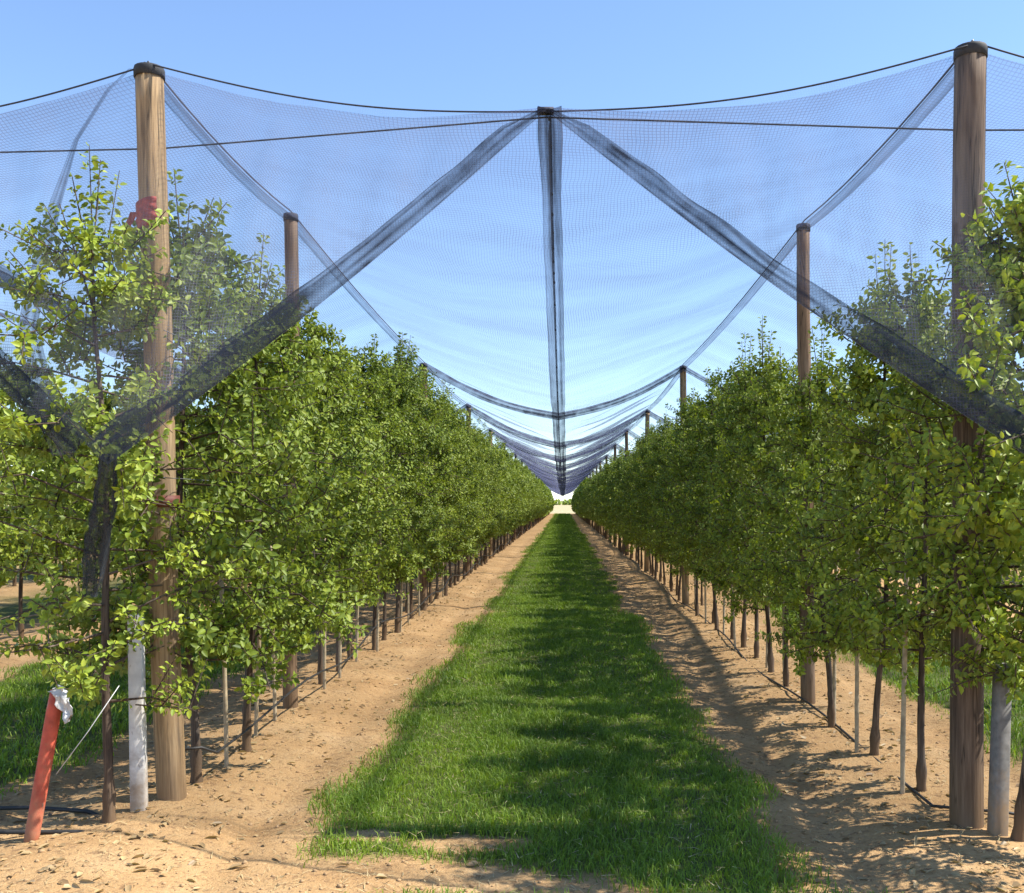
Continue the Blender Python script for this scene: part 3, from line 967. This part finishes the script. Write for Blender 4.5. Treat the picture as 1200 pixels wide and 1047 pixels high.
# red leaning stake with a scrap of white film
a, b = Vector((-2.555, 4.90, -0.05)), Vector((-2.445, 4.95, 0.715))
pts = [a.lerp(b, t) for t in np.linspace(0, 1, 9)]
V, F = tube([q-a for q in pts], [0.034]*8+[0.031], 14)
o = obj("red_stake", mesh_np("red_stake", V, F, True), M["red"]); o.location = a
tag(o, "leaning red painted stake at the front of the left row", "stake")
V = []
for i in range(12):
    t = i/11
    for j in range(6):
        s = j/5-0.5
        V.append((0.035*math.sin(t*1.6)+0.035*t+s*0.045*(1-0.3*t)+0.008*math.sin(i*1.7+j), -0.035+0.016*math.sin(j*2.2+i*0.8)+s*0.03, 0.03+0.02*math.sin(t*3)-0.16*t**1.2+0.03*s))
me = mesh_np("plastic_scrap", V, grid_faces(12, 6), True)
o = obj("plastic_scrap", me, M["film"]); o.location = b-Vector((0.0, 0.0, 0.012))
md = o.modifiers.new("thickness", 'SOLIDIFY'); md.thickness = 0.004
tag(o, "scrap of white plastic film draped over the top of the red stake", "plastic film")
V, F = tube([(-2.19, 5.05, 0.72), (-2.33, 5.02, 0.50), (-2.47, 4.99, 0.30)], 0.0022, 5)
tag(obj("guy_wire", mesh_np("guy_wire", V, F, True), M["film"]), "thin pale guy wire slanting down behind the red stake", "wire")

# ------------------------------------------------------------------ grass
def blades(pts, h, w, seg2=True, seed=0):
    r = np.random.default_rng(seed)
    n = len(pts)
    a = r.uniform(0, 6.283, n); b = r.uniform(0, 6.283, n)
    hh = (h*r.uniform(0.5, 1.3, n))[:, None]; ww = w*r.uniform(0.7, 1.3, n)[:, None]
    lean = r.uniform(0.25, 1.1, n)[:, None]
    side = np.stack([np.cos(a), np.sin(a), np.zeros(n)], 1)
    ld = np.stack([np.cos(b), np.sin(b), np.zeros(n)], 1)
    up = np.array([0, 0, 1.0])
    track = np.exp(-((np.abs(pts[:, 0]+0.1)-0.72)/0.16)**2)
    tone = np.clip(r.normal(0.42, 0.2, n)+0.9*(fbm(pts[:, 0]*1.9, pts[:, 1]*1.1, 33)-0.5)+0.5*(fbm(pts[:, 0]*6, pts[:, 1]*6, 37)-0.5)+0.16*track, 0, 1)
    p0, p1 = pts-side*ww/2, pts+side*ww/2
    tip = pts+up*hh*(1-0.35*lean)+ld*hh*lean
    if seg2:
        m_ = pts+up*hh*0.55+ld*hh*lean*0.3
        V = np.stack([p0, p1, m_-side*ww*0.4, m_+side*ww*0.4, tip], 1).reshape(-1, 3)
        o = (np.arange(n)*5)[:, None]
        F = np.concatenate([o+np.array([[0, 1, 3]]), o+np.array([[0, 3, 2]]), o+np.array([[2, 3, 4]])])
        return V, F, np.repeat(tone, 5)
    V = np.stack([p0, p1, tip], 1).reshape(-1, 3)
    return V, (np.arange(n)*3)[:, None]+np.array([[0, 1, 2]]), np.repeat(tone, 3)

def scatter(x0, x1, y0, y1, n):
    x = rng.uniform(x0, x1, n); y = rng.uniform(y0, y1, n)
    keep = rng.uniform(0, 1, n) < grass_mask(x, y)
    x, y = x[keep], y[keep]
    return np.stack([x, y, ground_z(x, y)-0.004], 1)

def lawn(name, zones, label, seed):
    Vs, Fs, Ts, o = [], [], [], 0
    for i, (x0, x1, y0, y1, dens, h, w, s2) in enumerate(zones):
        P = scatter(x0, x1, y0, y1, int((x1-x0)*(y1-y0)*dens))
        hv = h*(0.35+1.3*fbm(P[:, 0]*2.6, P[:, 1]*2.0, 40))*(1-0.4*np.exp(-((np.abs(P[:, 0]+0.1)-0.72)/0.16)**2))
        V, F, T = blades(P, hv, w, s2, seed+i)
        Vs.append(V); Fs.append(F+o); Ts.append(T); o += len(V)
    tag(obj(name, mesh_np(name, np.concatenate(Vs), np.concatenate(Fs), False, {"tone": np.concatenate(Ts)}), M["blade"]), label, "grass", kind="stuff")
lawn("grass", [(-4.0, -1.9, 3.2, 5.0, 1500, 0.05, 0.005, True), (1.8, 3.8, 3.2, 5.0, 5000, 0.05, 0.005, True), (-1.9, 1.8, 3.2, 9.0, 6500, 0.060, 0.0050, True), (-1.6, 1.5, 9.0, 18.0, 3000, 0.065, 0.0075, True),
               (-1.6, 1.5, 18.0, 45.0, 1000, 0.07, 0.014, False), (-1.6, 1.5, 45.0, 159.0, 260, 0.08, 0.035, False)],
     "mown green grass strip down the middle aisle", 50)
lawn("grass", [(-5.8, -2.6, 4.0, 14.0, 1600, 0.075, 0.0085, True), (-5.8, -2.6, 14.0, 60.0, 300, 0.08, 0.022, False)], "shaded green grass of the left neighbouring aisle", 60)
lawn("grass", [(2.5, 5.6, 4.0, 16.0, 1300, 0.07, 0.0085, True), (2.5, 5.6, 16.0, 60.0, 300, 0.08, 0.022, False)], "green grass of the right neighbouring aisle", 70)

# ------------------------------------------------------------------ clods and litter on the bare soil
base = []
for s in range(5):
    r = np.random.default_rng(s)
    V = unit(r.normal(0, 1, (12, 3)))
    import bmesh
    bm = bmesh.new()
    bmesh.ops.create_icosphere(bm, subdivisions=1, radius=1.0)
    V = np.array([v.co[:] for v in bm.verts]); F = np.array([[v.index for v in f.verts] for f in bm.faces]); bm.free()
    V = V*(1+r.normal(0, 0.18, (len(V), 1)))*np.array([1, 0.8, 0.6])
    base.append((V, F))
def scatter_soil(n, x0, x1, y0, y1):
    x = rng.uniform(x0, x1, n); y = rng.uniform(0, 1, n)**1.6*(y1-y0)+y0
    k = rng.uniform(0, 1, n) > grass_mask(x, y)*1.6
    return x[k], y[k]
x, y = scatter_soil(11000, -4.0, 3.6, 3.8, 20)
z = ground_z(x, y)
Vs, Fs, o_ = [], [], 0
for i in range(len(x)):
    V, F = base[i % 5]
    s = 0.004+0.012*random.random()**3
    a = random.uniform(0, 6.28); c_, s_ = math.cos(a), math.sin(a)
    V2 = np.stack([(V[:, 0]*c_-V[:, 1]*s_)*s+x[i], (V[:, 0]*s_+V[:, 1]*c_)*s+y[i], V[:, 2]*s+z[i]+s*0.2], 1)
    Vs.append(V2); Fs.append(F+o_); o_ += len(V2)
tag(obj("soil_clods", mesh_np("soil_clods", np.concatenate(Vs), np.concatenate(Fs), True), M["clod"]), "small clods and pebbles on the bare tan soil", "gravel", kind="stuff")
x, y = scatter_soil(7000, -4.0, 3.6, 3.9, 24)
w_ = np.minimum(np.abs(x+2.1), np.abs(x-1.95)); k = rng.uniform(0, 1, len(x)) < np.exp(-(w_/0.55)**2)+0.12
x, y = x[k], y[k]; n = len(x)
P = np.stack([x, y, ground_z(x, y)+0.008], 1)
ax = unit(np.stack([rng.normal(0, 1, n), rng.normal(0, 1, n), rng.normal(0, 0.15, n)], 1))
nn = unit(rng.normal(0, 0.3, (n, 3))+np.array([0, 0, 1.0])); nn = unit(nn-ax*np.sum(nn*ax, 1, keepdims=True))
V, F, T = leaves_mesh(P, ax, nn, rng.uniform(0.03, 0.075, n), rng.uniform(0.012, 0.035, n), rng.uniform(0, 1, n))
tag(obj("leaf_litter", mesh_np("leaf_litter", V, F, False, {"tone": T}), M["litter"]), "dry brown leaf litter under the tree rows", "litter", kind="stuff")

x, y = scatter_soil(16000, -4.0, 3.6, 3.9, 22)
n = len(x)
xg, yg = rng.uniform(-1.3, 1.1, 2600), rng.uniform(4.2, 16, 2600)      # clippings left on the grass
P = np.stack([np.concatenate([x, xg]), np.concatenate([y, yg]), np.concatenate([ground_z(x, y)+0.006, ground_z(xg, yg)+0.035])], 1)
n = len(P)
a_ = rng.uniform(0, 6.283, n)
ax = np.stack([np.cos(a_), np.sin(a_), rng.normal(0, 0.12, n)], 1); sd_ = np.stack([-np.sin(a_), np.cos(a_), np.zeros(n)], 1)
ln_ = rng.uniform(0.02, 0.085, n)[:, None]; wd = rng.uniform(0.0012, 0.0028, n)[:, None]
V = np.stack([P-sd_*wd, P+sd_*wd, P+ax*ln_+np.array([0, 0, 0.004])], 1).reshape(-1, 3)
tag(obj("straw_litter", mesh_np("straw_litter", V, (np.arange(n)*3)[:, None]+np.array([[0, 1, 2]]), False, {"tone": np.repeat(rng.uniform(0, 1, n), 3)}), M["straw"]),
    "dry straw and mown clippings strewn over soil and grass", "litter", kind="stuff")

# ------------------------------------------------------------------ far woods on the horizon
n = 9000
x = rng.uniform(-700, 700, n); hmax = 3.6+2.6*fbm(x*0.02, x*0, 77)
zz = rng.uniform(0, 1, n)**0.8*hmax
P = np.stack([x, 900+rng.normal(0, 6, n), zz], 1)
ax = unit(rng.normal(0, 1, (n, 3))); nn = unit(rng.normal(0, 1, (n, 3))); nn = unit(nn-ax*np.sum(nn*ax, 1, keepdims=True))
V, F, T = leaves_mesh(P, ax, nn, rng.uniform(2, 4.5, n), rng.uniform(1.5, 3, n), rng.uniform(0, 0.8, n))
tag(obj("distant_treeline", mesh_np("distant_treeline", V, F, False, {"tone": T}), M["leaf"]), "low dark treeline on the horizon beyond the aisle", "treeline", kind="stuff")
